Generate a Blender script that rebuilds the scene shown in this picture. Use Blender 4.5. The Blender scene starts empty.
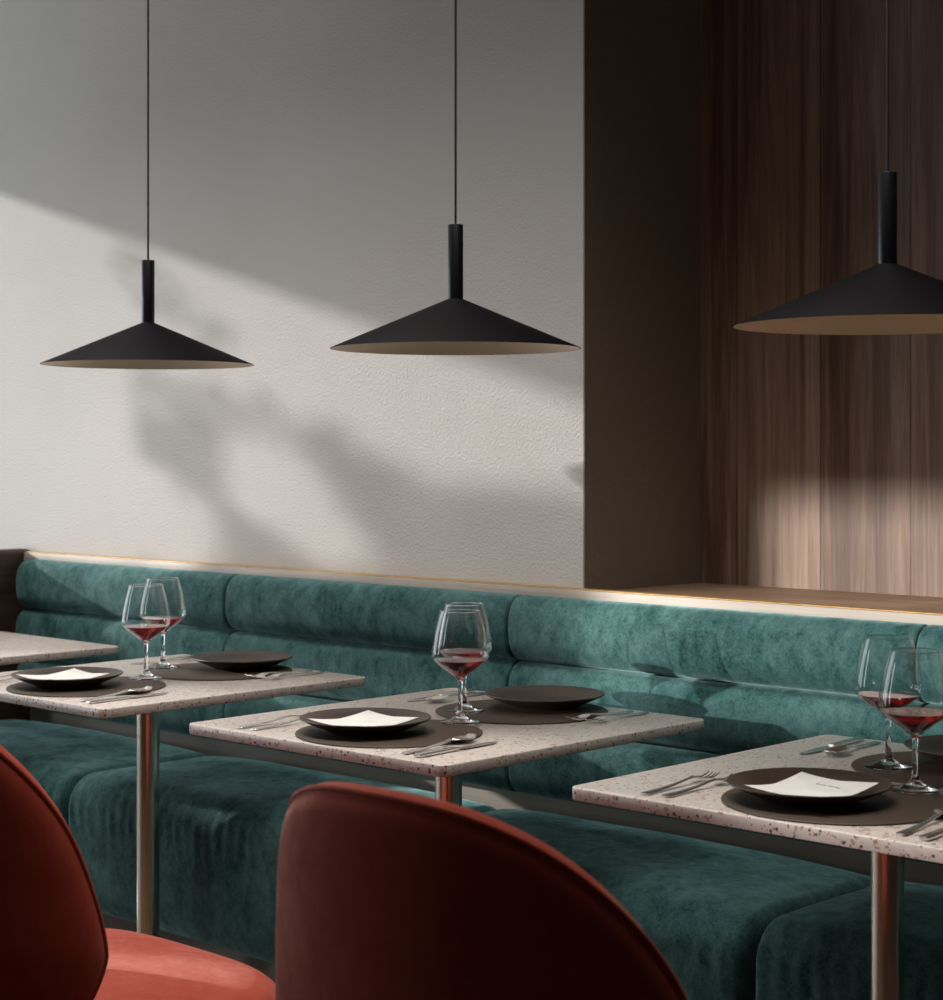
import bpy, bmesh, math, random
from mathutils import Vector, Matrix, noise

scene = bpy.context.scene
COL = scene.collection
PI = math.pi
rnd = random.Random(7)

# ------------------------------------------------------------------ materials
def new_mat(name):
    m = bpy.data.materials.new(name)
    m.use_nodes = True
    nt = m.node_tree
    b = nt.nodes['Principled BSDF']
    return m, nt, b

def node(nt, kind, **kw):
    n = nt.nodes.new(kind)
    for k, v in kw.items():
        if k in n.inputs.keys():
            n.inputs[k].default_value = v
        else:
            setattr(n, k, v)
    return n

def ramp(nt, stops, fac):
    r = nt.nodes.new('ShaderNodeValToRGB')
    e = r.color_ramp.elements
    while len(e) < len(stops):
        e.new(0.5)
    for el, (p, c) in zip(e, stops):
        el.position = p
        el.color = (*c, 1)
    nt.links.new(fac, r.inputs['Fac'])
    return r

def coords(nt, scale=(1, 1, 1), kind='Object'):
    tc = nt.nodes.new('ShaderNodeTexCoord')
    mp = nt.nodes.new('ShaderNodeMapping')
    mp.inputs['Scale'].default_value = scale
    nt.links.new(tc.outputs[kind], mp.inputs['Vector'])
    return mp.outputs['Vector']

def bump(nt, b, height, strength, dist):
    bp = nt.nodes.new('ShaderNodeBump')
    bp.inputs['Strength'].default_value = strength
    bp.inputs['Distance'].default_value = dist
    nt.links.new(height, bp.inputs['Height'])
    nt.links.new(bp.outputs['Normal'], b.inputs['Normal'])

def simple(name, col, rough=.5, metal=0, **kw):
    m, nt, b = new_mat(name)
    b.inputs['Base Color'].default_value = (*col, 1)
    b.inputs['Roughness'].default_value = rough
    b.inputs['Metallic'].default_value = metal
    for k, v in kw.items():
        b.inputs[k].default_value = v
    return m

def plaster():
    m, nt, b = new_mat('plaster')
    v = coords(nt)
    n1 = node(nt, 'ShaderNodeTexNoise', Scale=150, Detail=2)
    n2 = node(nt, 'ShaderNodeTexNoise', Scale=1.3, Detail=3)
    nt.links.new(v, n1.inputs['Vector']); nt.links.new(v, n2.inputs['Vector'])
    r = ramp(nt, [(0.3, (.50, .485, .455)), (0.7, (.56, .545, .52))], n2.outputs['Fac'])
    nt.links.new(r.outputs['Color'], b.inputs['Base Color'])
    b.inputs['Roughness'].default_value = .92
    bump(nt, b, n1.outputs['Fac'], .5, .005)
    return m

def wood(name, c_dark, c_mid, c_light, axis='z', plank=.19, rough=.5):
    m, nt, b = new_mat(name)
    long_, short = .55, 14
    sc = {'z': (short, short, long_), 'x': (long_, short, short), 'y': (short, long_, short)}[axis]
    v = coords(nt, sc)
    n1 = node(nt, 'ShaderNodeTexNoise', Scale=1.6, Detail=8, Roughness=.62, Distortion=.9)
    nt.links.new(v, n1.inputs['Vector'])
    v2 = coords(nt, tuple(s * 5 for s in sc))
    n2 = node(nt, 'ShaderNodeTexNoise', Scale=1.8, Detail=5, Roughness=.7)
    nt.links.new(v2, n2.inputs['Vector'])
    mix = node(nt, 'ShaderNodeMath', operation='MULTIPLY_ADD')
    nt.links.new(n2.outputs['Fac'], mix.inputs[0]); mix.inputs[1].default_value = .35
    nt.links.new(n1.outputs['Fac'], mix.inputs[2])
    out = mix.outputs[0]
    if plank:
        # boards: a tint per board and a thin dark joint
        tc = coords(nt)
        sep = node(nt, 'ShaderNodeSeparateXYZ'); nt.links.new(tc, sep.inputs[0])
        dv = node(nt, 'ShaderNodeMath', operation='DIVIDE'); nt.links.new(sep.outputs[0], dv.inputs[0]); dv.inputs[1].default_value = plank
        fl = node(nt, 'ShaderNodeMath', operation='FLOOR'); nt.links.new(dv.outputs[0], fl.inputs[0])
        wn = node(nt, 'ShaderNodeTexWhiteNoise', noise_dimensions='1D'); nt.links.new(fl.outputs[0], wn.inputs['W'])
        ma = node(nt, 'ShaderNodeMath', operation='MULTIPLY_ADD'); nt.links.new(wn.outputs['Value'], ma.inputs[0]); ma.inputs[1].default_value = .16
        nt.links.new(out, ma.inputs[2])
        fr = node(nt, 'ShaderNodeMath', operation='FRACT'); nt.links.new(dv.outputs[0], fr.inputs[0])
        lt = node(nt, 'ShaderNodeMath', operation='LESS_THAN'); nt.links.new(fr.outputs[0], lt.inputs[0]); lt.inputs[1].default_value = .012
        sb = node(nt, 'ShaderNodeMath', operation='MULTIPLY_ADD'); nt.links.new(lt.outputs[0], sb.inputs[0]); sb.inputs[1].default_value = -.3
        nt.links.new(ma.outputs[0], sb.inputs[2])
        out = sb.outputs[0]
    r = ramp(nt, [(.42, c_dark), (.66, c_mid), (.95, c_light)], out)
    nt.links.new(r.outputs['Color'], b.inputs['Base Color'])
    b.inputs['Roughness'].default_value = rough
    bump(nt, b, n2.outputs['Fac'], .15, .002)
    return m

def velvet(name, c1, c2, sheen, tint, weave=True):
    m, nt, b = new_mat(name)
    v = coords(nt)
    n1 = node(nt, 'ShaderNodeTexNoise', Scale=9, Detail=6, Roughness=.65, Distortion=.6)
    n2 = node(nt, 'ShaderNodeTexNoise', Scale=340, Detail=2)
    n3 = node(nt, 'ShaderNodeTexNoise', Scale=2.4, Detail=2)
    vs = coords(nt, (1, 1, 9))
    nt.links.new(v, n1.inputs['Vector']); nt.links.new(v, n2.inputs['Vector']); nt.links.new(v, n3.inputs['Vector'])
    # brush streaks in the nap
    n4 = node(nt, 'ShaderNodeTexNoise', Scale=38, Detail=6, Roughness=.75)
    v4 = coords(nt, (1, 1, .7)); nt.links.new(v4, n4.inputs['Vector'])
    a = node(nt, 'ShaderNodeMath', operation='ADD'); nt.links.new(n1.outputs['Fac'], a.inputs[0]); nt.links.new(n4.outputs['Fac'], a.inputs[1])
    a2 = node(nt, 'ShaderNodeMath', operation='MULTIPLY'); nt.links.new(a.outputs[0], a2.inputs[0]); a2.inputs[1].default_value = .5
    r = ramp(nt, [(.36, c1), (.64, c2)], a2.outputs[0])
    nt.links.new(r.outputs['Color'], b.inputs['Base Color'])
    b.inputs['Roughness'].default_value = .85
    b.inputs['Specular IOR Level'].default_value = .15
    sr = node(nt, 'ShaderNodeMapRange'); nt.links.new(a2.outputs[0], sr.inputs['Value'])
    sr.inputs['From Min'].default_value = .38; sr.inputs['From Max'].default_value = .62
    sr.inputs['To Min'].default_value = sheen * .45; sr.inputs['To Max'].default_value = sheen * 1.3
    nt.links.new(sr.outputs['Result'], b.inputs['Sheen Weight'])
    b.inputs['Sheen Roughness'].default_value = .42
    b.inputs['Sheen Tint'].default_value = (*tint, 1)
    bump(nt, b, n2.outputs['Fac'], .12, .001)
    n5 = node(nt, 'ShaderNodeTexNoise', Scale=210, Detail=2, Roughness=.6); nt.links.new(v, n5.inputs['Vector'])
    f5 = node(nt, 'ShaderNodeMath', operation='MULTIPLY_ADD'); nt.links.new(n5.outputs['Fac'], f5.inputs[0]); f5.inputs[1].default_value = .30; f5.inputs[2].default_value = -.15
    f6 = node(nt, 'ShaderNodeMath', operation='ADD'); nt.links.new(f5.outputs[0], f6.inputs[0]); nt.links.new(a2.outputs[0], f6.inputs[1])
    nt.links.new(f6.outputs[0], r.inputs['Fac'])
    return m

def terrazzo():
    m, nt, b = new_mat('terrazzo')
    v = coords(nt)
    # distort a little so chips are irregular
    nz = node(nt, 'ShaderNodeTexNoise', Scale=70, Detail=2); nt.links.new(v, nz.inputs['Vector'])
    ad = node(nt, 'ShaderNodeMix', data_type='RGBA'); ad.inputs['Factor'].default_value = .012
    nt.links.new(v, ad.inputs['A']); nt.links.new(nz.outputs['Color'], ad.inputs['B'])
    col = None
    base = ramp(nt, [(.3, (.61, .53, .475)), (.7, (.69, .62, .565))], nz.outputs['Fac']).outputs['Color']
    for scale, thr, keep, stops in ((110, .33, .42, [(0, (.10, .03, .02)), (.4, (.22, .09, .06)), (.7, (.45, .26, .2)), (1, (.66, .6, .55))]),
                                    (230, .32, .36, [(0, (.16, .06, .045)), (.5, (.34, .19, .14)), (1, (.7, .65, .6))])):
        vo = node(nt, 'ShaderNodeTexVoronoi', Scale=scale, Randomness=1.0)
        nt.links.new(ad.outputs['Result'], vo.inputs['Vector'])
        lt = node(nt, 'ShaderNodeMath', operation='LESS_THAN'); nt.links.new(vo.outputs['Distance'], lt.inputs[0]); lt.inputs[1].default_value = thr
        sep = node(nt, 'ShaderNodeSeparateColor'); nt.links.new(vo.outputs['Color'], sep.inputs[0])
        k = node(nt, 'ShaderNodeMath', operation='LESS_THAN'); nt.links.new(sep.outputs[1], k.inputs[0]); k.inputs[1].default_value = keep
        f = node(nt, 'ShaderNodeMath', operation='MULTIPLY'); nt.links.new(lt.outputs[0], f.inputs[0]); nt.links.new(k.outputs[0], f.inputs[1])
        rc = ramp(nt, stops, sep.outputs[0])
        mx = node(nt, 'ShaderNodeMix', data_type='RGBA')
        nt.links.new(f.outputs[0], mx.inputs['Factor']); nt.links.new(base, mx.inputs['A']); nt.links.new(rc.outputs['Color'], mx.inputs['B'])
        base = mx.outputs['Result']
    nt.links.new(base, b.inputs['Base Color'])
    b.inputs['Roughness'].default_value = .36
    b.inputs['Coat Weight'].default_value = .5
    b.inputs['Coat Roughness'].default_value = .22
    return m

def noisy(name, c1, c2, scale, rough, bstr=.3, bdist=.001, metal=0):
    m, nt, b = new_mat(name)
    v = coords(nt)
    n = node(nt, 'ShaderNodeTexNoise', Scale=scale, Detail=5); nt.links.new(v, n.inputs['Vector'])
    r = ramp(nt, [(.35, c1), (.65, c2)], n.outputs['Fac'])
    nt.links.new(r.outputs['Color'], b.inputs['Base Color'])
    b.inputs['Roughness'].default_value = rough
    b.inputs['Metallic'].default_value = metal
    if bstr:
        bump(nt, b, n.outputs['Fac'], bstr, bdist)
    return m

M = {}
M['plaster'] = plaster()
M['walnut'] = wood('walnut_boards', (.036, .017, .011), (.150, .086, .057), (.34, .23, .165), 'z', .235, .5)
M['dark_wood'] = wood('dark_walnut', (.018, .010, .007), (.045, .024, .016), (.085, .048, .032), 'y', None, .45)
M['pale_wood'] = wood('pale_oak', (.29, .24, .19), (.37, .32, .265), (.44, .39, .33), 'x', None, .5)
M['ledge'] = wood('ledge_oak', (.20, .12, .065), (.30, .19, .115), (.40, .27, .17), 'x', None, .5)
M['gold'] = noisy('brass_edge', (.34, .20, .07), (.46, .28, .10), 30, .45, 0, 0, .3)
M['teal'] = velvet('teal_velvet', (.004, .040, .036), (.066, .142, .140), .45, (.55, .90, .90))
M['coral'] = velvet('coral_velvet', (.36, .052, .028), (.43, .070, .040), .45, (1, .70, .60))
M['coral_pipe'] = simple('coral_piping', (.22, .02, .012), .8)
M['terrazzo'] = terrazzo()
M['champagne'] = noisy('champagne_metal', (.86, .76, .64), (.92, .82, .70), 8, .26, 0, 0, 1.0)
M['steel'] = simple('polished_steel', (.88, .86, .83), .27, 1.0)
M['plate'] = noisy('dark_stoneware', (.034, .020, .014), (.050, .032, .022), 160, .42, .2, .0006)
M['mat'] = noisy('brown_leather', (.046, .030, .018), (.064, .043, .027), 220, .6, .35, .0006)
M['paper'] = noisy('paper', (.72, .70, .66), (.80, .78, .74), 20, .9, .1, .001)
M['ink'] = simple('faded_ink', (.48, .42, .37), .9)
M['black'] = simple('satin_black', (.003, .0022, .003), .55, 0, IOR=1.15)
M['black_metal'] = simple('black_anodised', (.045, .048, .052), .3, .9)
M['bronze'] = simple('bronze_lining', (.54, .38, .25), .35, .8)
M['cable'] = simple('black_cable', (.012, .012, .012), .7)
M['floor'] = wood('floor_boards', (.050, .030, .018), (.095, .058, .034), (.14, .09, .055), 'x', None, .5)
M['plinth'] = noisy('plinth', (.05, .032, .015), (.07, .045, .022), 12, .5, 0)
M['white_paint'] = simple('ceiling_paint', (.62, .60, .57), .9)
M['bark'] = noisy('bark', (.07, .05, .035), (.13, .10, .07), 30, .9, .5, .01)
M['leaf'] = noisy('leaf_green', (.04, .09, .02), (.07, .14, .035), 6, .6, 0)
M['frame'] = simple('window_frame', (.06, .055, .05), .5)

def glass_mat():
    # thin walled drinking glass: light goes straight through, edges mirror
    m, nt, b = new_mat('clear_glass')
    nt.nodes.remove(b)
    tr = node(nt, 'ShaderNodeBsdfTransparent'); tr.inputs['Color'].default_value = (.97, .98, .98, 1)
    gl = node(nt, 'ShaderNodeBsdfGlossy'); gl.inputs['Roughness'].default_value = .02
    lw = node(nt, 'ShaderNodeLayerWeight'); lw.inputs['Blend'].default_value = .5
    pw = node(nt, 'ShaderNodeMath', operation='POWER'); nt.links.new(lw.outputs['Facing'], pw.inputs[0]); pw.inputs[1].default_value = 3.2
    fr = node(nt, 'ShaderNodeMath', operation='MULTIPLY_ADD'); nt.links.new(pw.outputs[0], fr.inputs[0]); fr.inputs[1].default_value = .8; fr.inputs[2].default_value = .045
    mx = node(nt, 'ShaderNodeMixShader')
    nt.links.new(fr.outputs[0], mx.inputs[0]); nt.links.new(tr.outputs[0], mx.inputs[1]); nt.links.new(gl.outputs[0], mx.inputs[2])
    nt.links.new(mx.outputs[0], nt.nodes['Material Output'].inputs['Surface'])
    return m
M['glass'] = glass_mat()
def wine_mat():
    m, nt, b = new_mat('red_wine')
    b.inputs['Base Color'].default_value = (.22, .008, .008, 1)
    b.inputs['Roughness'].default_value = 0
    b.inputs['IOR'].default_value = 1.34
    b.inputs['Transmission Weight'].default_value = 1
    return m
M['wine'] = wine_mat()
M['solid_glass'] = simple('solid_glass', (1, 1, 1), 0, 0, **{'IOR': 1.48, 'Transmission Weight': 1})

# ------------------------------------------------------------------ mesh helpers
def obj(name, bm, mat, parent=None, loc=(0, 0, 0), smooth=True, angle=40):
    me = bpy.data.meshes.new(name)
    bmesh.ops.recalc_face_normals(bm, faces=bm.faces[:])
    bm.to_mesh(me)
    bm.free()
    for mm in (mat if isinstance(mat, (list, tuple)) else [mat]):
        me.materials.append(mm)
    if smooth:
        me.polygons.foreach_set('use_smooth', [True] * len(me.polygons))
        try:
            me.set_sharp_from_angle(angle=math.radians(angle))
        except Exception:
            pass
    o = bpy.data.objects.new(name, me)
    COL.objects.link(o)
    o.location = loc
    if parent:
        o.parent = parent
    return o

def tag(o, label=None, cat=None, group=None, kind=None):
    if label: o['label'] = label
    if cat: o['category'] = cat
    if group: o['group'] = group
    if kind: o['kind'] = kind
    return o

def thing(name, label, cat, loc=(0, 0, 0), rz=0, group=None):
    o = bpy.data.objects.new(name, None)
    o.empty_display_size = .05
    COL.objects.link(o)
    o.location = loc
    o.rotation_euler = (0, 0, rz)
    return tag(o, label, cat, group)

def dup(root, loc, label, rz=None):
    r = root.copy(); COL.objects.link(r)
    r.location = loc
    if rz is not None: r.rotation_euler = (0, 0, rz)
    r['label'] = label
    for ch in list(root.children):
        c = ch.copy(); COL.objects.link(c); c.parent = r
        for g in list(ch.children):
            d = g.copy(); COL.objects.link(d); d.parent = c
    return r

def box(bm, x0, x1, y0, y1, z0, z1, bev=0, seg=3):
    t = bmesh.new()
    r = bmesh.ops.create_cube(t, size=1)
    for v in t.verts:
        v.co = Vector(((x0 + x1) / 2 + v.co.x * (x1 - x0), (y0 + y1) / 2 + v.co.y * (y1 - y0), (z0 + z1) / 2 + v.co.z * (z1 - z0)))
    if bev:
        bmesh.ops.bevel(t, geom=t.edges[:], offset=bev, segments=seg, affect='EDGES', profile=.5)
    me = bpy.data.meshes.new('tmp'); t.to_mesh(me); t.free(); bm.from_mesh(me); bpy.data.meshes.remove(me)

def lathe(bm, prof, n=64, close=True):
    rings = []
    for r, z in prof:
        if r < 1e-6:
            rings.append([bm.verts.new((0, 0, z))])
        else:
            rings.append([bm.verts.new((r * math.cos(2 * PI * k / n), r * math.sin(2 * PI * k / n), z)) for k in range(n)])
    for a, b in zip(rings, rings[1:]):
        for k in range(n):
            k2 = (k + 1) % n
            if len(a) == 1 and len(b) == 1: continue
            if len(a) == 1: bm.faces.new((a[0], b[k], b[k2]))
            elif len(b) == 1: bm.faces.new((a[k], b[0], a[k2]))
            else: bm.faces.new((a[k], b[k], b[k2], a[k2]))
    return bm

def tube(bm, pts, r, n=8, closed=False):
    pts = [Vector(p) for p in pts]
    N = len(pts)
    rings = []
    up = None
    for i, p in enumerate(pts):
        if closed: t = pts[(i + 1) % N] - pts[i - 1]
        else: t = pts[min(i + 1, N - 1)] - pts[max(i - 1, 0)]
        t.normalize()
        if up is None:
            up = Vector((0, 0, 1)) if abs(t.z) < .9 else Vector((1, 0, 0))
        a = t.cross(up); a.normalize()
        up = a.cross(t); up.normalize()
        rr = r[i] if isinstance(r, (list, tuple)) else r
        rings.append([bm.verts.new(p + a * rr * math.cos(2 * PI * k / n) + up * rr * math.sin(2 * PI * k / n)) for k in range(n)])
    for i in range(N if closed else N - 1):
        A, B = rings[i], rings[(i + 1) % N]
        for k in range(n):
            bm.faces.new((A[k], A[(k + 1) % n], B[(k + 1) % n], B[k]))
    if not closed:
        bm.faces.new(rings[0]); bm.faces.new(rings[-1])
    return bm

def axis_samples(h, r, nr, nm):
    s = [-h + r * (1 - math.cos(i / nr * PI / 2)) for i in range(nr)]
    s += [-h + r + (2 * h - 2 * r) * i / nm for i in range(nm)]
    s += [h - r * (1 - math.cos((nr - i) / nr * PI / 2)) for i in range(nr + 1)]
    return s

def soft_box(bm, size, r, mids=(20, 10, 8), nr=7, disp=None, center=(0, 0, 0)):
    """upholstered block: rounded edges, optional displacement of every point"""
    h = [s / 2 for s in size]
    rr = r if isinstance(r, (tuple, list)) else (r, r, r)
    S = [axis_samples(h[i], rr[i], nr, mids[i]) for i in range(3)]
    cache = {}
    def vert(p):
        key = tuple(round(c, 6) for c in p)
        if key in cache: return cache[key]
        q = [max(-h[i] + rr[i], min(h[i] - rr[i], p[i])) for i in range(3)]
        n = Vector([(p[i] - q[i]) / rr[i] for i in range(3)])
        n = n.normalized() if n.length > 1e-9 else Vector((0, 0, 1))
        co = Vector([q[i] + n[i] * rr[i] for i in range(3)])
        if disp: co = disp(co, n, h)
        v = bm.verts.new(co + Vector(center)); cache[key] = v
        return v
    for ax in range(3):
        u, w = [(1, 2), (0, 2), (0, 1)][ax]
        for sgn in (-1, 1):
            for i in range(len(S[u]) - 1):
                for j in range(len(S[w]) - 1):
                    q = []
                    for a, b in ((i, j), (i + 1, j), (i + 1, j + 1), (i, j + 1)):
                        p = [0, 0, 0]; p[ax] = sgn * h[ax]; p[u] = S[u][a]; p[w] = S[w][b]
                        q.append(vert(p))
                    if len(set(q)) == 4:
                        try: bm.faces.new(q)
                        except ValueError: pass
    return bm

# ------------------------------------------------------------------ the room
X0, X1, Y0, WY, NY, CEIL = -7.0, 1.6, -3.0, 3.2, 3.64, 3.0
RET = -2.696
bm = bmesh.new(); box(bm, X0 - .2, X1 + .2, Y0 - .2, NY + .2, -.12, 0)
tag(obj('floor', bm, M['floor'], smooth=False), 'dark wooden floor under the bench and tables', 'floor', kind='structure')
bm = bmesh.new(); box(bm, X0 - .2, X1 + .2, Y0 - .2, NY + .2, CEIL, CEIL + .12)
tag(obj('ceiling', bm, M['white_paint'], smooth=False), 'pale ceiling above the pendant lamps', 'ceiling', kind='structure')
bm = bmesh.new(); box(bm, X0 - .2, RET, WY, NY + .2, 0, CEIL)
tag(obj('wall_back', bm, M['plaster'], smooth=False), 'grey textured plaster wall with sun patches', 'wall', kind='structure')
M['taupe'] = noisy('taupe_face', (.20, .165, .13), (.23, .19, .15), 200, .9, .4, .002)  # thin facing in a darker, browner tone than the plaster
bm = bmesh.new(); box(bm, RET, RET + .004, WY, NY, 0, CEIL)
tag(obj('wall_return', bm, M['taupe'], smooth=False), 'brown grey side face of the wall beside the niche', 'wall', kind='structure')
bm = bmesh.new(); box(bm, RET, X1 + .2, NY, NY + .2, 0, CEIL)
tag(obj('wall_niche', bm, M['walnut'], smooth=False), 'brown wooden board wall at the back of the niche', 'wall', kind='structure')
bm = bmesh.new(); box(bm, X1, X1 + .2, Y0, NY, 0, CEIL)
tag(obj('wall_right', bm, M['dark_wood'], smooth=False), 'dark wooden side wall', 'wall', kind='structure')
FX0, FX1, FZ0, FZ1 = -4.335, -2.7, 1.605, 1.927  # unseen opening, shaped to cut the added spot's beam
bm = bmesh.new()
box(bm, X0 - .2, FX0, Y0 - .2, Y0, 0, CEIL); box(bm, FX1, X1 + .2, Y0 - .2, Y0, 0, CEIL)
box(bm, FX0, FX1, Y0 - .2, Y0, 0, FZ0); box(bm, FX0, FX1, Y0 - .2, Y0, FZ1, CEIL)
tag(obj('wall_front', bm, M['dark_wood'], smooth=False), 'dark wooden wall facing the bench', 'wall', kind='structure')
# left wall with a tall window opening towards the sun
OY0, OY1, OZ0, OZ1 = .70, 2.85, .25, 2.74
QY0, QY1 = -1.08, -.48  # second opening, added to bring sun onto the left chair's seat
bm = bmesh.new()
box(bm, X0 - .2, X0, Y0, QY0, 0, CEIL); box(bm, X0 - .2, X0, QY1, OY0, 0, CEIL); box(bm, X0 - .2, X0, OY1, WY, 0, CEIL)
for a, c in ((OY0, OY1), (QY0, QY1)):
    box(bm, X0 - .2, X0, a, c, 0, OZ0); box(bm, X0 - .2, X0, a, c, OZ1, CEIL)
tag(obj('wall_left', bm, M['plaster'], smooth=False), 'grey plaster wall with a window and an added second opening', 'wall', kind='structure')
for nm, a, c in (('window_1', OY0, OY1), ('window_added', QY0, QY1)):
    bm = bmesh.new()
    box(bm, X0 - .16, X0 - .04, a, a + .05, OZ0, OZ1); box(bm, X0 - .16, X0 - .04, c - .05, c, OZ0, OZ1)
    box(bm, X0 - .16, X0 - .04, a, c, OZ0, OZ0 + .05); box(bm, X0 - .16, X0 - .04, a, c, OZ1 - .05, OZ1)
    tag(obj(nm, bm, M['frame'], smooth=False), 'dark frame of a side window', 'window', kind='structure')

bm = bmesh.new(); box(bm, X0 - 1.0, X0 - .85, Y0, WY + 1, -.1, 1.73)  # unseen wall, added to stop the sun below its top
tag(obj('wall_sun_block', bm, M['plaster'], smooth=False), 'unseen low wall added outside the side windows to block sun', 'wall', kind='structure')
# ledge over the bench: front rail, brass lip, niche shelf
bm = bmesh.new(); box(bm, -4.935, .35, 3.168, 3.186, .925, .9625, .0015, 2)
tag(obj('trim_1', bm, M['pale_wood']), 'pale wooden rail along the top of the bench back', 'trim', kind='structure')
bm = bmesh.new(); box(bm, -4.935, .35, 3.170, 3.2, .9625, .9655, .001, 2)
tag(obj('trim_2', bm, M['gold']), 'thin brass lip on top of the rail', 'trim', kind='structure')
bm = bmesh.new(); box(bm, RET, .35, 3.186, NY, .93, .955)
tag(obj('trim_3', bm, M['ledge'], smooth=False), 'brown wooden shelf in the niche', 'trim', kind='structure')

# ------------------------------------------------------------------ wooden end panel of the bench
bm = bmesh.new(); box(bm, -5.0, -4.936, 2.86, 3.198, 0, .972, .012, 4)
tag(obj('end_panel', bm, M['dark_wood']), 'dark brown wooden end panel at the far end of the teal bench', 'panel')

# ------------------------------------------------------------------ banquette
bench = thing('banquette', 'long teal velvet bench with three-roll backrest along the wall', 'bench', (-2.9, 2.93, 0))
BX, BYc = -2.9, 2.93
SEAMS = [-4.895, -3.880, -2.850, -1.800, -.78]
SEATS = [-4.915, -3.952, -2.875, -1.868, -.82]
YF, YB = 2.655, 3.165
def seat_disp_factory(seed):
    rr = random.Random(seed)
    ph = [rr.uniform(0, 6.28) for _ in range(6)]
    def disp(co, n, h):
        x, y, z = co
        fx = max(0, 1 - (abs(x) / h[0]) ** 4); fy = max(0, 1 - (abs(y) / h[1]) ** 4)
        if n.z > 0:
            co.z += .020 * fx * fy * max(0, n.z)
        # gathered pleats below the front top edge
        m = math.exp(-((z - (h[2] - .075)) / .05) ** 2) * max(0, min(1, (-n.y + .25)))
        m *= .5 + .5 * noise.noise(Vector((x * 5, seed * 3.7, 0))) + .3
        wv = noise.noise(Vector((x * 34 + y * 8, seed * 5.1, z * 2.5))) + .5 * math.sin(x * 2 * PI / .041 + 3.2 * math.sin(x * 7 + ph[0]) + ph[1] + z * 14)
        co += n * (.0030 * m * wv)
        co += n * .004 * noise.noise(Vector((x * 4, y * 4 + seed, z * 5)))
        return co
    return disp
for i in range(4):
    xa, xb = SEATS[i], SEATS[i + 1]
    bm = bmesh.new()
    soft_box(bm, (xb - xa - .003, YB - YF, .342), (.026, .075, .075), (170, 16, 16), 8, seat_disp_factory(i), ((xa + xb) / 2 - BX, (YF + YB) / 2 - BYc, .283))
    obj('seat_cushion', bm, M['teal'], bench, angle=80)
ZR = [(.486, .642), (.642, .793), (.793, .9445)]
for i in range(4):
    for za, zb in ZR:
        xa, xb = SEAMS[i], SEAMS[i + 1]
        bm = bmesh.new()
        L = (xb - xa) / 2 - .0008; re = .009
        xs = axis_samples(L, re, 8, 40)
        nseg = 40
        A, B = .056, (zb - za) / 2 - .0005
        rings = []
        for x in xs:
            t = max(0, (abs(x) - (L - re)) / re)
            ins = re * (1 - math.sqrt(max(0, 1 - t * t)))
            ring = []
            for k in range(nseg):
                th = 2 * PI * k / nseg
                c_, s_ = math.cos(th), math.sin(th)
                e = 2 / 2.5
                yy = -math.copysign(abs(c_) ** e, c_) * (A - ins); zz = math.copysign(abs(s_) ** e, s_) * (B - ins * .75)
                dd = .003 * noise.noise(Vector((x * 3 + i * 7, zz * 8 + za * 9, yy * 4)))
                ring.append(bm.verts.new(((xa + xb) / 2 - BX + x, 3.165 - BYc + yy - dd, (za + zb) / 2 + zz)))
            rings.append(ring)
        for a, b in zip(rings, rings[1:]):
            for k in range(nseg):
                bm.faces.new((a[k], a[(k + 1) % nseg], b[(k + 1) % nseg], b[k]))
        bm.faces.new(rings[0]); bm.faces.new(rings[-1])
        # keep the back of the roll behind the front plane of the rail
        for v in bm.verts:
            v.co.y = min(v.co.y, 3.192 - BYc)
        obj('backrest_roll', bm, M['teal'], bench, angle=80)
bm = bmesh.new(); box(bm, SEAMS[0] - BX, SEAMS[4] - BX, 3.166 - BYc, 3.19 - BYc, .30, .4855)
obj('back_rail', bm, M['pale_wood'], bench, smooth=False)
bm = bmesh.new(); box(bm, SEAMS[0] - BX, SEAMS[4] - BX, 2.74 - BYc, 3.16 - BYc, 0, .113)
obj('plinth', bm, M['plinth'], bench, smooth=False)

# ------------------------------------------------------------------ tables
TX = [-4.4525, -3.4787, -2.505, -1.5313]
TY, TZ, P = 2.566, .75, .9737
HX, HY = .35, .371
def rounded_slab(bm, hx, hy, r, z0, z1, bev=.002, n=10):
    pts = []
    for cx, cy, a0 in ((hx - r, hy - r, 0), (-hx + r, hy - r, 90), (-hx + r, -hy + r, 180), (hx - r, -hy + r, 270)):
        for k in range(n + 1):
            a = math.radians(a0 + 90 * k / n)
            pts.append((cx, cy, math.cos(a), math.sin(a)))
    rings = []
    for inset, z in ((bev, z0), (bev * .3, z0 + bev * .3), (0, z0 + bev), (0, z1 - bev), (bev * .3, z1 - bev * .3), (bev, z1)):
        rings.append([bm.verts.new((cx + c_ * (r - inset), cy + s_ * (r - inset), z)) for cx, cy, c_, s_ in pts])
    N = len(pts)
    for a, b in zip(rings, rings[1:]):
        for k in range(N):
            bm.faces.new((a[k], a[(k + 1) % N], b[(k + 1) % N], b[k]))
    bm.faces.new(rings[0]); bm.faces.new(rings[-1])
    return bm
table = thing('dining_table', 'bare speckled stone table beside the dark wooden end panel', 'table', (TX[0], TY, 0), 0, 'stone topped bench tables')
obj('tabletop', rounded_slab(bmesh.new(), HX, HY, .018, .7297, .75), M['terrazzo'], table, angle=50)
bm = bmesh.new(); lathe(bm, [(0, .012), (.0262, .012), (.0262, .724), (0, .724)], 48)
obj('column', bm, M['champagne'], table)
bm = bmesh.new(); lathe(bm, [(0, .7205), (.11, .7205), (.11, .7294), (0, .7294)], 48)
obj('mounting_plate', bm, M['black'], table)
bm = bmesh.new(); lathe(bm, [(0, 0), (.215, 0), (.22, .004), (.218, .010), (.20, .0125), (.04, .016), (0, .016)], 64)
obj('base', bm, M['champagne'], table)
TL = ['bare speckled stone table beside the dark wooden end panel',
      'laid speckled stone table farthest from the niche, next to the bare table',
      'laid speckled stone table standing between the other two laid tables',
      'laid speckled stone table nearest the niche, cut off by the right edge']
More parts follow.
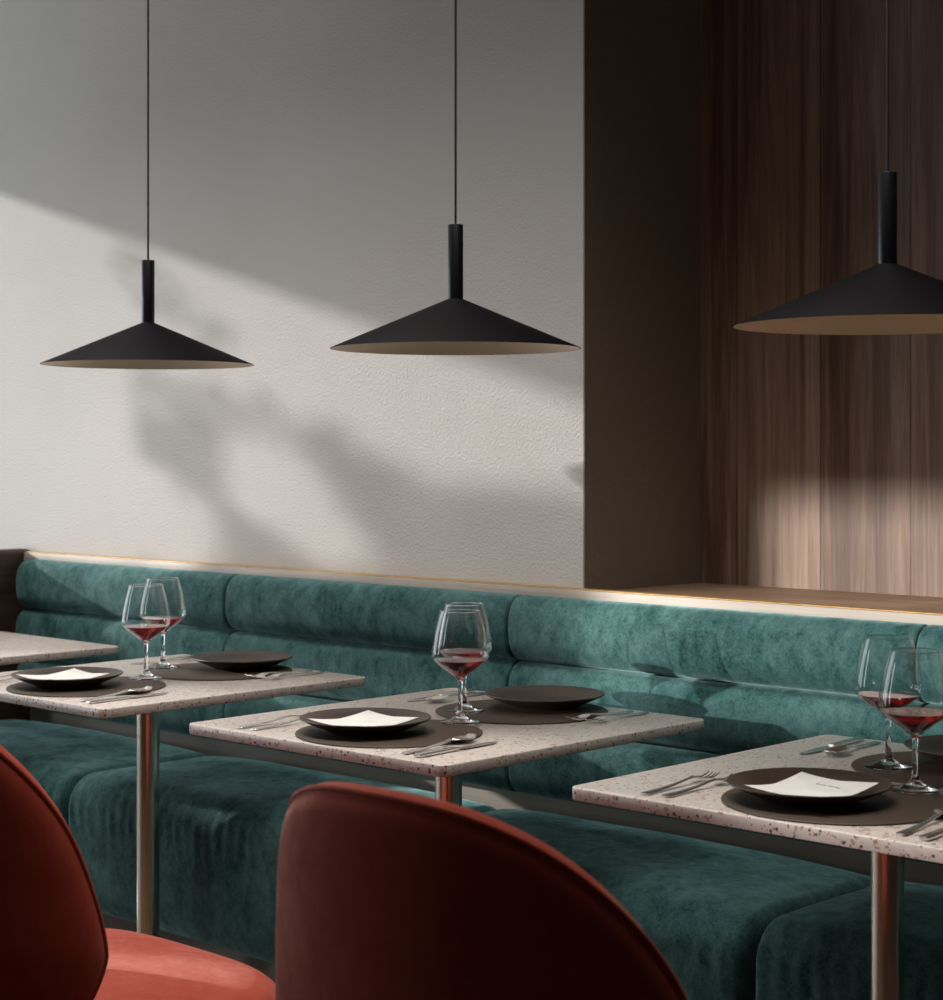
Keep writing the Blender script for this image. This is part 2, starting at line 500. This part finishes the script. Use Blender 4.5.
tables = [table] + [dup(table, (TX[i], TY, 0), TL[i]) for i in (1, 2, 3)]

# ------------------------------------------------------------------ table setting prototypes
def place_mat():
    bm = bmesh.new()
    lathe(bm, [(0, 0), (.172, 0), (.1745, .001), (.175, .002), (.1742, .003), (.172, .0036), (0, .0036)], 96)
    return bm
def plate_bm():
    bm = bmesh.new()
    lathe(bm, [(0, .003), (.060, .003), (.062, 0), (.068, 0), (.071, .003), (.100, .015), (.1215, .0245), (.1232, .0262), (.1225, .0276), (.1205, .0278),
               (.098, .0188), (.085, .0135), (.074, .0105), (.05, .0098), (0, .0098)], 96)
    return bm
GP = [(0, 0), (.0385, 0), (.0392, .0008), (.0385, .0018), (.030, .0034), (.018, .0068), (.009, .013), (.0052, .022), (.0040, .040), (.0038, .060), (.0044, .076),
      (.0065, .0835), (.014, .0895), (.028, .100), (.0425, .1105), (.0520, .1195), (.0556, .127), (.0562, .134), (.0548, .146), (.0500, .172), (.0440, .196), (.0385, .2145)]
GI = [(.0377, .2145), (.0431, .196), (.0491, .172), (.0539, .146), (.0553, .134), (.0547, .1275), (.0512, .1205), (.0418, .1118), (.0275, .1014), (.0135, .0912), (.0055, .0868), (0, .0862)]
def bowl_bm():
    bm = bmesh.new()
    k = 12
    lathe(bm, GP[k:] , 72)
    return bm
def stem_bm():
    bm = bmesh.new()
    lathe(bm, GP[:13] + [(.0055, .0868), (0, .0862)], 64)
    return bm
def rim_bm():
    bm = bmesh.new()
    tube(bm, [(.0383 * math.cos(2 * PI * k / 72), .0383 * math.sin(2 * PI * k / 72), .2147) for k in range(72)], .0008, 8, True)
    return bm
def wine_bm(level=.1205):
    bm = bmesh.new()
    prof = [(0, .0866), (.0052, .0872), (.0132, .0916), (.0272, .1018), (.0415, .1122), (.0506, .1205)]
    lathe(bm, prof + [(.0506, level), (0, level)] if level > .1206 else prof + [(0, .1205)], 72)
    return bm
def sweep(bm, secs):
    """secs: list of (y, z, half_width, half_thick, cup) cross sections"""
    rings = []
    n = 12
    for y, z, w, t, cup in secs:
        ring = []
        for k in range(n):
            a = 2 * PI * k / n
            cx = math.cos(a); sx = math.sin(a)
            x = w * math.copysign(abs(cx) ** .6, cx)
            ring.append(bm.verts.new((x, y, z + t * math.copysign(abs(sx) ** .8, sx) + cup * (x / max(w, 1e-5)) ** 2)))
        rings.append(ring)
    for a, b in zip(rings, rings[1:]):
        for k in range(n):
            bm.faces.new((a[k], a[(k + 1) % n], b[(k + 1) % n], b[k]))
    bm.faces.new(rings[0]); bm.faces.new(rings[-1])
    return bm
def fork_bm():
    bm = bmesh.new()
    sweep(bm, [(-.098, .0025, .0062, .0012, 0), (-.094, .0026, .0085, .0016, 0), (-.06, .003, .0072, .0016, 0), (-.01, .0052, .0042, .0018, 0), (.02, .0085, .0032, .0018, 0),
               (.036, .0100, .0042, .0016, 0), (.046, .0085, .0098, .0011, .0015), (.056, .0062, .0122, .0009, .002), (.062, .0048, .0124, .0009, .002)])
    for k in range(4):
        x = -.0098 + k * .00653
        c = .002 * (x / .0124) ** 2
        tube(bm, [(x, .059, .0054 + c), (x, .074, .0034 + c), (x, .088, .0050 + c), (x, .099, .0096 + c)], [.0017, .0016, .0014, .0008], 6)
    return bm
def spoon_bm():
    bm = bmesh.new()
    secs = [(-.098, .0025, .0062, .0012, 0), (-.094, .0026, .0085, .0016, 0), (-.06, .003, .0072, .0016, 0), (-.01, .0052, .0042, .0018, 0), (.02, .0088, .0032, .0018, 0), (.034, .0104, .0036, .0017, 0)]
    for k in range(1, 13):
        t = k / 12
        y = .036 + .066 * t
        w = .0205 * math.sin(PI * min(.985, t * .93 + .07)) ** .62
        z = .0102 - .0076 * math.sin(PI * min(1, t * .92 + .02)) + (.003 if t > .9 else 0) * t
        secs.append((y, max(.0014, z), w, .0008, .0062 * math.sin(PI * t) ** .7))
    sweep(bm, secs)
    return bm
def knife_bm():
    bm = bmesh.new()
    sweep(bm, [(-.106, .0036, .006, .0026, 0), (-.102, .0038, .0085, .0034, 0), (-.05, .0040, .0078, .0036, 0), (-.005, .0040, .0066, .0034, 0), (.004, .0038, .0052, .0026, 0)])
    sweep(bm, [(0, .0030, .0062, .0012, 0), (.012, .0024, .0098, .0011, 0), (.06, .0022, .0104, .0009, 0), (.088, .0022, .0090, .0008, 0), (.104, .0022, .0050, .0007, 0), (.110, .0022, .0012, .0005, 0)])
    return bm
def card_bm():
    bm = bmesh.new()
    n = 18
    hx, hy = .068, .076
    def zz(x, y):
        u, v = x / hx, y / hy
        return .0014 + .0062 * (abs(u * v)) ** 1.2 + .0012 * u * u + .0024 * v * v + .0010 * math.sin(3 * u + 1)
    top, bot = {}, {}
    for i in range(n + 1):
        for j in range(n + 1):
            x = -hx + 2 * hx * i / n; y = -hy + 2 * hy * j / n
            top[i, j] = bm.verts.new((x, y, zz(x, y) + .0006)); bot[i, j] = bm.verts.new((x, y, zz(x, y)))
    for i in range(n):
        for j in range(n):
            bm.faces.new((top[i, j], top[i + 1, j], top[i + 1, j + 1], top[i, j + 1]))
            bm.faces.new((bot[i, j], bot[i, j + 1], bot[i + 1, j + 1], bot[i + 1, j]))
    for i in range(n):
        for a, b in (((i, 0), (i + 1, 0)), ((i, n), (i + 1, n)), ((0, i), (0, i + 1)), ((n, i), (n, i + 1))):
            bm.faces.new((top[a], top[b], bot[b], bot[a]))
    return bm, zz

# which seat, in words
where = {1: 'table beside the end chair', 2: 'middle laid table', 3: 'table cut off at right'}
tname = {1: 'laid table farthest from niche', 2: 'middle laid table', 3: 'laid table nearest niche'}
mats, plates, glasses, forks, spoons, knives = {}, {}, {}, {}, {}, {}
proto = {}
def put(kind, mesh_fn, mat, label, cat, loc, rz, group):
    if kind not in proto:
        o = obj(kind, mesh_fn(), mat, None, loc)
        tag(o, label, cat, group); o.rotation_euler = (0, 0, rz)
        proto[kind] = o
    else:
        o = proto[kind].copy(); COL.objects.link(o)
        o.location = loc; o.rotation_euler = (0, 0, rz); o['label'] = label
    return o
G_NEAR = {1: (-3.457, 2.544), 2: (-2.462, 2.554), 3: (-1.462, 2.531)}
G_FAR = {1: (-3.601, 2.700), 2: (-2.564, 2.672), 3: (-1.600, 2.683)}
MATZ = .0036
for i in (1, 2, 3):
    x = TX[i]
    for side, sg in (('chair', 1), ('bench', -1)):
        sd = 'chair side' if side == 'chair' else 'bench side'
        rz = 0 if sg == 1 else PI
        my = 2.377 if sg == 1 else 2.757
        py = 2.348 if sg == 1 else 2.832
        mx = x + (.029 if sg == 1 else .020)
        px = x + (-.004 if sg == 1 else .016)
        put('placemat', place_mat, M['mat'], f'round dark brown placemat on {tname[i]}, {sd}', 'placemat', (mx, my, TZ), 0, 'round leather placemats')
        with_card = 'under a white paper card' if sg == 1 else 'empty'
        put('plate', plate_bm, M['plate'], f'dark stoneware plate, {with_card}, on {tname[i]}, {sd}', 'plate', (px, py, TZ + MATZ), 0, 'dark plates on the tables')
        gx, gy = (G_NEAR if sg == 1 else G_FAR)[i]
        onmat = (gx - mx) ** 2 + (gy - my) ** 2 < .19 ** 2
        k = 'wine_glass'
        lab = f'wine glass with red wine on {tname[i]}, ' + ('in front of the other' if sg == 1 else 'behind the other')
        if k not in proto:
            g = thing(k, lab, 'wine glass', (gx, gy, TZ + MATZ + .0002), 0, 'wine glasses on the tables')
            bw = obj('bowl', bowl_bm(), M['glass'], g, angle=60)
            obj('rim', rim_bm(), M['solid_glass'], bw)
            obj('stem', stem_bm(), M['solid_glass'], g, angle=60)
            obj('wine', wine_bm(), M['wine'], g, angle=30)
            proto[k] = g
        else:
            g = dup(proto[k], (gx, gy, TZ + MATZ + .0002), lab)
        # cutlery, laid along y, handles towards the diner
        q = lambda dx, dy: (x + sg * dx, TY - sg * (TY - dy), TZ + .0002)
        put('fork', fork_bm, M['steel'], f'outer steel fork on {tname[i]}, {sd}', 'fork', q(-.222, 2.316), rz + .05, 'forks on the tables')
        put('fork', fork_bm, M['steel'], f'steel fork next to the plate on {tname[i]}, {sd}', 'fork', q(-.184, 2.322), rz + .02, 'forks on the tables')
        put('spoon', spoon_bm, M['steel'], f'steel spoon on {tname[i]}, {sd}', 'spoon', q(.212, 2.325), rz + .1, 'spoons on the tables')
        put('table_knife', knife_bm, M['steel'], f'steel table knife on {tname[i]}, {sd}', 'knife', q(.256, 2.325), rz + .05, 'knives on the tables')
    cb, zfun = card_bm()
    cl = f'white square paper card on the plate of {tname[i]}'
    if 'card' not in proto:
        c = obj('paper_card', cb, M['paper'], None, (x + .018, 2.322, TZ + MATZ + .0195), angle=60)
        tag(c, cl, 'card', 'paper cards on the plates'); c.rotation_euler = (0, 0, 0)
        proto['card'] = c
    else:
        cb.free()
        c = proto['card'].copy(); COL.objects.link(c); c.location = (x + .018, 2.322, TZ + MATZ + .0195); c['label'] = cl
    if i == 3:
        # faint handwriting on this card only
        wb = bmesh.new()
        for word, (s0, s1) in enumerate(((.0, .40), (.5, .95))):
            pts = []
            for k in range(36):
                t = k / 35
                sx = s0 + (s1 - s0) * t
                xx = -.018 + .050 * sx + .0012 * math.sin(t * 40)
                yy = .040 - .012 * sx + .0034 * math.sin(t * 31 + word) * (.6 + .4 * math.sin(t * 7 + 1))
                pts.append((xx, yy, zfun(xx, yy) + .0009))
            tube(wb, pts, .00032, 5)
        w = obj('handwriting', wb, M['ink'], c)
        w['label'] = 'faint grey handwriting'

# ------------------------------------------------------------------ pendants
def pendant(i, label):
    LZ = 1.477
    p = thing('pendant_lamp', label, 'pendant lamp', (TX[i], TY, LZ), 0, 'black cone pendant lamps')
    R = .2445
    bm = bmesh.new(); lathe(bm, [(.0145, .0975), (.0165, .0965), (R - .0012, .0014), (R, .0004), (R - .0006, 0), (R - .0022, .0004), (.0165, .0925), (.0145, .0935)], 128)
    obj('shade', bm, M['black'], p, angle=30)
    bm = bmesh.new(); lathe(bm, [(R - .0018, .0001), (.0165, .0900), (0, .0904)], 128)
    obj('shade_lining', bm, M['bronze'], p, angle=60)
    bm = bmesh.new(); lathe(bm, [(0, .0935), (.0150, .0935), (.0150, .2415), (.0146, .2422), (0, .2422)], 48)
    obj('stem', bm, M['black_metal'], p, angle=40)
    bm = bmesh.new(); lathe(bm, [(0, .242), (.0024, .242), (.0024, CEIL - LZ - .02), (0, CEIL - LZ - .02)], 12)
    obj('cable', bm, M['cable'], p)
    bm = bmesh.new(); lathe(bm, [(0, CEIL - LZ - .025), (.055, CEIL - LZ - .025), (.058, CEIL - LZ - .022), (.058, CEIL - LZ), (0, CEIL - LZ)], 48)
    obj('ceiling_canopy', bm, M['black'], p)
    return p
pl = pendant(1, 'black cone pendant lamp farthest from the niche, in front of sunlit plaster')
dup(pl, (TX[2] + .0098, TY + .0093, 1.477), 'black cone pendant lamp above the middle laid table')
dup(pl, (TX[3], TY, 1.477), 'black cone pendant lamp hanging in front of the brown wooden niche wall')

# ------------------------------------------------------------------ chairs
ZT = [(0, .940), (8, .9395), (15, .937), (20, .934), (30, .922), (40, .903), (50, .873), (60, .833), (70, .780), (76, .735), (80, .692), (84, .645), (86.5, .608), (88, .570)]
ZB = [(0, .395), (30, .40), (50, .412), (65, .435), (75, .465), (81, .498), (85, .528), (87, .552), (88, .570)]
def interp(T, a):
    a = abs(a)
    for (x0, y0), (x1, y1) in zip(T, T[1:]):
        if x0 <= a <= x1:
            return y0 + (y1 - y0) * (a - x0) / (x1 - x0)
    return T[-1][1]
def chair(label, loc, rz=0):
    c = thing('dining_chair', label, 'chair', loc, rz, 'coral velvet dining chairs')
    # closed outline of the back in (angle, height)
    outl = []
    for a in [88 * math.sin(PI / 2 * k / 40) for k in range(-40, 41)]:
        outl.append((a, interp(ZT, a)))
    for a in [88 * math.sin(PI / 2 * k / 40) for k in range(39, -40, -1)]:
        outl.append((a, interp(ZB, a)))
    # smooth the outline
    for _ in range(6):
        N = len(outl)
        outl = [((outl[k - 1][0] + 2 * outl[k][0] + outl[(k + 1) % N][0]) / 4, (outl[k - 1][1] + 2 * outl[k][1] + outl[(k + 1) % N][1]) / 4) for k in range(N)]
    N = len(outl)
    za = .63
    A, B, T = .297, .240, .056
    def pos(a, z, off):
        t = math.radians(a)
        taper = 1 - .10 * max(0, (.60 - z) / .2) ** 1.5
        n = Vector((math.sin(t) / A, -math.cos(t) / B, 0)).normalized()
        p = Vector((A * taper * math.sin(t), -B * math.cos(t) * (1 - .06 * max(0, (.6 - z) / .2)), z))
        return p - n * off
    bm = bmesh.new()
    ss = [0, .2, .4, .55, .68, .78, .86, .91, .95, .975, .99, 1.0]
    def ring(s, side):
        # half thickness falls to zero at the edge
        h = .5 * T * (1 - s ** 16) ** .5
        crown = .006 * (1 - s * s)
        out = []
        for a, z in outl:
            aa = a * s; zz = za + (z - za) * s
            off = T / 2 + (h + crown) * (1 if side else -1) - (T * .5 - T * .5)
            out.append(bm.verts.new(pos(aa, zz, off)))
        return out
    outer = [ring(s, 0) for s in ss[1:-1]]
    inner = [ring(s, 1) for s in ss[1:-1]]
    edge = ring(1.0, 0)
    co = bm.verts.new(pos(0, za, -.006)); ci = bm.verts.new(pos(0, za, T + .006))
    def bridge(a, b):
        for k in range(N): bm.faces.new((a[k], a[(k + 1) % N], b[(k + 1) % N], b[k]))
    for L in (outer, inner):
        for a, b in zip(L, L[1:]): bridge(a, b)
        bridge(L[-1], edge)
    for k in range(N):
        bm.faces.new((co, outer[0][k], outer[0][(k + 1) % N])); bm.faces.new((ci, inner[0][k], inner[0][(k + 1) % N]))
    shell = obj('back_shell', bm, M['coral'], c, angle=80)
    # welted seam on the outer face, just inside the edge
    bm = bmesh.new()
    s = .984
    pts = [pos(a * s, za + (z - za) * s, T / 2 - .5 * T * (1 - s ** 16) ** .5 - .0010) for a, z in outl]
    tube(bm, pts, .0036, 8, True)
    pp = obj('piping', bm, M['coral'], shell)
    # seat
    bm = bmesh.new()
    n = 96
    sa, y0, y1 = .312, -.160, .385
    yc, sb = (y0 + y1) / 2, (y1 - y0) / 2
    def sring(f, z, ex=3.4):
        return [bm.verts.new((sa * f * math.copysign(abs(math.cos(t)) ** (2 / ex), math.cos(t)), yc + sb * f * math.copysign(abs(math.sin(t)) ** (2 / ex), math.sin(t)), z)) for t in [2 * PI * k / n for k in range(n)]]
    prof = [(.80, .350), (.90, .352), (.96, .360), (.99, .376), (1.0, .398), (.997, .420), (.985, .436), (.965, .447), (.93, .4555), (.86, .463), (.7, .4695), (.5, .473), (.25, .475)]
    rs = [sring(f, z) for f, z in prof]
    for a, b in zip(rs, rs[1:]):
        for k in range(n): bm.faces.new((a[k], a[(k + 1) % n], b[(k + 1) % n], b[k]))
    bm.faces.new(rs[0]); bm.faces.new(rs[-1])
    seat = obj('seat', bm, M['coral'], c, angle=80)
    bm = bmesh.new()
    tube(bm, [(sa * .992 * math.copysign(abs(math.cos(t)) ** (2 / 3.4), math.cos(t)), yc + sb * .992 * math.copysign(abs(math.sin(t)) ** (2 / 3.4), math.sin(t)), .431) for t in [2 * PI * k / n for k in range(n)]], .0036, 8, True)
    obj('piping', bm, M['coral'], seat)
    for sx, sy in ((-1, -1), (1, -1), (-1, 1), (1, 1)):
        bm = bmesh.new()
        tube(bm, [(sx * .165, yc + sy * .155, .356), (sx * .215, yc + sy * .215, .0)], [.015, .0095], 16)
        obj('leg', bm, M['black_metal'], c)
    return c
ch1 = chair('coral red velvet chair with only its tall rounded back showing, bottom centre', (-1.338, 1.487, 0))
dup(ch1, (-2.42, 1.52, 0), 'coral red velvet chair with its seat showing, cut off by the left edge', 0)

# ------------------------------------------------------------------ unseen tree, added so its leaves shape the sun patches
SK, SZ = 2.02, -.59                     # sun travels (SK, 1, SZ): from the left, in front of the wall, low
S = Vector((SK, 1, SZ)).normalized()
bm = bmesh.new()
def leaf(p, size):
    q = Matrix.Rotation(rnd.uniform(0, 6.28), 3, Vector((rnd.uniform(-1, 1), rnd.uniform(-1, 1), rnd.uniform(-1, 1))).normalized())
    prof = [(-1, 0), (-.5, .36), (0, .46), (.5, .33), (1, 0), (.5, -.33), (0, -.46), (-.5, -.36)]
    mid = [bm.verts.new(p + q @ Vector((a * size, b * size, .12 * size * b * b))) for a, b in prof]
    bm.faces.new(mid)
def seg(x, z, ax, az, bx, bz):
    dx, dz = bx - ax, bz - az
    t = max(0, min(1, ((x - ax) * dx + (z - az) * dz) / (dx * dx + dz * dz)))
    return math.hypot(x - ax - t * dx, z - az - t * dz)
EDGE = [(-5.4, 1.56), (-4.75, 1.50), (-4.1, 1.44), (-3.75, 1.385), (-3.4, 1.32), (-3.1, 1.25), (-2.6, 1.20)]
def step(a, b, v):
    t = max(0, min(1, (v - a) / (b - a)))
    return t * t * (3 - 2 * t)
def cover(x, z):
    """how thickly leaves are added to shade the point (x, z) of the back wall"""
    for (x0, z0), (x1, z1) in zip(EDGE, EDGE[1:]):
        if x0 <= x <= x1:
            ze = z0 + (z1 - z0) * (x - x0) / (x1 - x0)
            break
    else:
        return 0
    d = .86 * step(-.02, .10, ze - z)
    if x < -4.4 and z > .955:
        d *= 0
    if z < .955:
        d = 1.0 if x > -3.98 else .1
    else:
        d *= step(.09, .19, seg(x, z, -5.15, 1.40, -4.15, 1.02))
        d *= step(.07, .17, seg(x, z, -3.90, 1.24, -3.50, 1.06))
        d = max(d * (1 - .35 * step(.10, .0, seg(x, z, -2.84, 1.08, -2.78, 1.05))), 0)
        d = max(d, .95 * step(.12, .03, seg(x, z, -3.55, 1.28, -3.25, 1.02)))
        d = max(d, .45 * step(.10, .02, seg(x, z, -4.45, 1.83, -4.05, 1.58)))
        d = max(d, .55 * step(.09, .02, seg(x, z, -4.37, 1.47, -3.80, 1.36)))
    return d
size = .023
area = .34 * size * size / S.y
n_try = int(2.9 * 2.8 * 1.3 / area)
for _ in range(n_try):
    tx, tz = rnd.uniform(-5.3, -2.5), rnd.uniform(.68, 1.98)
    if rnd.random() > -math.log(max(.055, 1 - cover(tx, tz))) / 2.9: continue
    dist = (tx + 7.75 + rnd.uniform(-.25, .25)) / S.x
    leaf(Vector((tx, 3.2, tz)) - S * dist, size * rnd.uniform(.7, 1.3))
foliage_bm = bm
tree = thing('tree', 'unseen leafy tree added outside the side window to break up the sun', 'tree', (-8.1, 4.3, 0))
obj('crown', foliage_bm, M['leaf'], tree, loc=(8.1, -4.3, 0), smooth=False)
bm = bmesh.new(); tube(bm, [(0, 0, -.5), (.05, .05, 1), (.0, .1, 2.2), (.1, .0, 3.4), (.0, .1, 4.6)], [.14, .12, .10, .07, .03], 12)
tube(bm, [(.02, .04, 1.3), (.2, -1.1, 2.0), (.3, -2.2, 2.35)], [.06, .035, .012], 8)
obj('trunk', bm, M['bark'], tree)

# ------------------------------------------------------------------ light
def light(name, kind, loc, energy, color, target=None, **kw):
    d = bpy.data.lights.new(name, kind)
    d.energy = energy; d.color = color
    for k, v in kw.items(): setattr(d, k, v)
    o = bpy.data.objects.new(name, d); COL.objects.link(o); o.location = loc
    if target is not None:
        o.rotation_euler = (Vector(target) - Vector(loc)).to_track_quat('-Z', 'Y').to_euler()
    return o
sun = light('sun', 'SUN', (-10, -4, 5), 3.7, (1, .97, .94), angle=math.radians(1.0))
sun.rotation_euler = S.to_track_quat('-Z', 'Y').to_euler()
light('window_daylight', 'AREA', (X0 + .03, (OY0 + OY1) / 2, (OZ0 + OZ1) / 2), 50, (.88, .94, 1), (0, (OY0 + OY1) / 2 + .6, 1.2), shape='RECTANGLE', size=2.1, size_y=2.4)
light('window_daylight', 'AREA', (X0 + .03, (QY0 + QY1) / 2, (OZ0 + OZ1) / 2), 40, (.88, .94, 1), (0, (QY0 + QY1) / 2 + 1.5, 1.2), shape='RECTANGLE', size=.75, size_y=2.4)  # lamp added at the second opening to brighten the centre chair's left edge
light('ceiling_panel', 'AREA', (-3.1, 2.12, CEIL - .02), 40, (1, .95, .90), (-3.1, 2.22, 0), shape='RECTANGLE', size=4.2, size_y=.7, spread=math.radians(95))
light('niche_fill_spot', 'SPOT', (-3.95 - .31 * 9, -12.1, 1.755 + .13 * 9), 14000, (1, .96, .92), (-3.95, -3.1, 1.755), spot_size=math.radians(16), spot_blend=.2, shadow_soft_size=.09)  # unseen spot, added to make the lit band in the niche

w = bpy.data.worlds.new('world'); scene.world = w; w.use_nodes = True
bg = w.node_tree.nodes['Background']
bg.inputs['Color'].default_value = (.62, .75, 1, 1); bg.inputs['Strength'].default_value = .6

# ------------------------------------------------------------------ camera
cam = bpy.data.cameras.new('camera')
co = bpy.data.objects.new('camera', cam); COL.objects.link(co)
co.location = (0, 0, 1.279)
co.rotation_euler = (PI / 2, 0, .7609)
cam.sensor_fit = 'HORIZONTAL'; cam.sensor_width = 36
cam.lens = 36 * 1836 / 943
cam.shift_x = 0
cam.shift_y = (450.2 - 500) / 943
cam.clip_start = .05
cam.dof.use_dof = True; cam.dof.focus_distance = 3.35; cam.dof.aperture_fstop = 9
scene.camera = co

scene.view_settings.view_transform = 'Standard'
scene.view_settings.look = 'None'
scene.view_settings.exposure = -.17
scene.view_settings.gamma = 1
scene.view_settings.use_curve_mapping = False
scene.cycles.use_denoising = True
scene.cycles.max_bounces = 10
scene.cycles.transmission_bounces = 10
scene.cycles.transparent_max_bounces = 10
scene.cycles.sample_clamp_indirect = 6
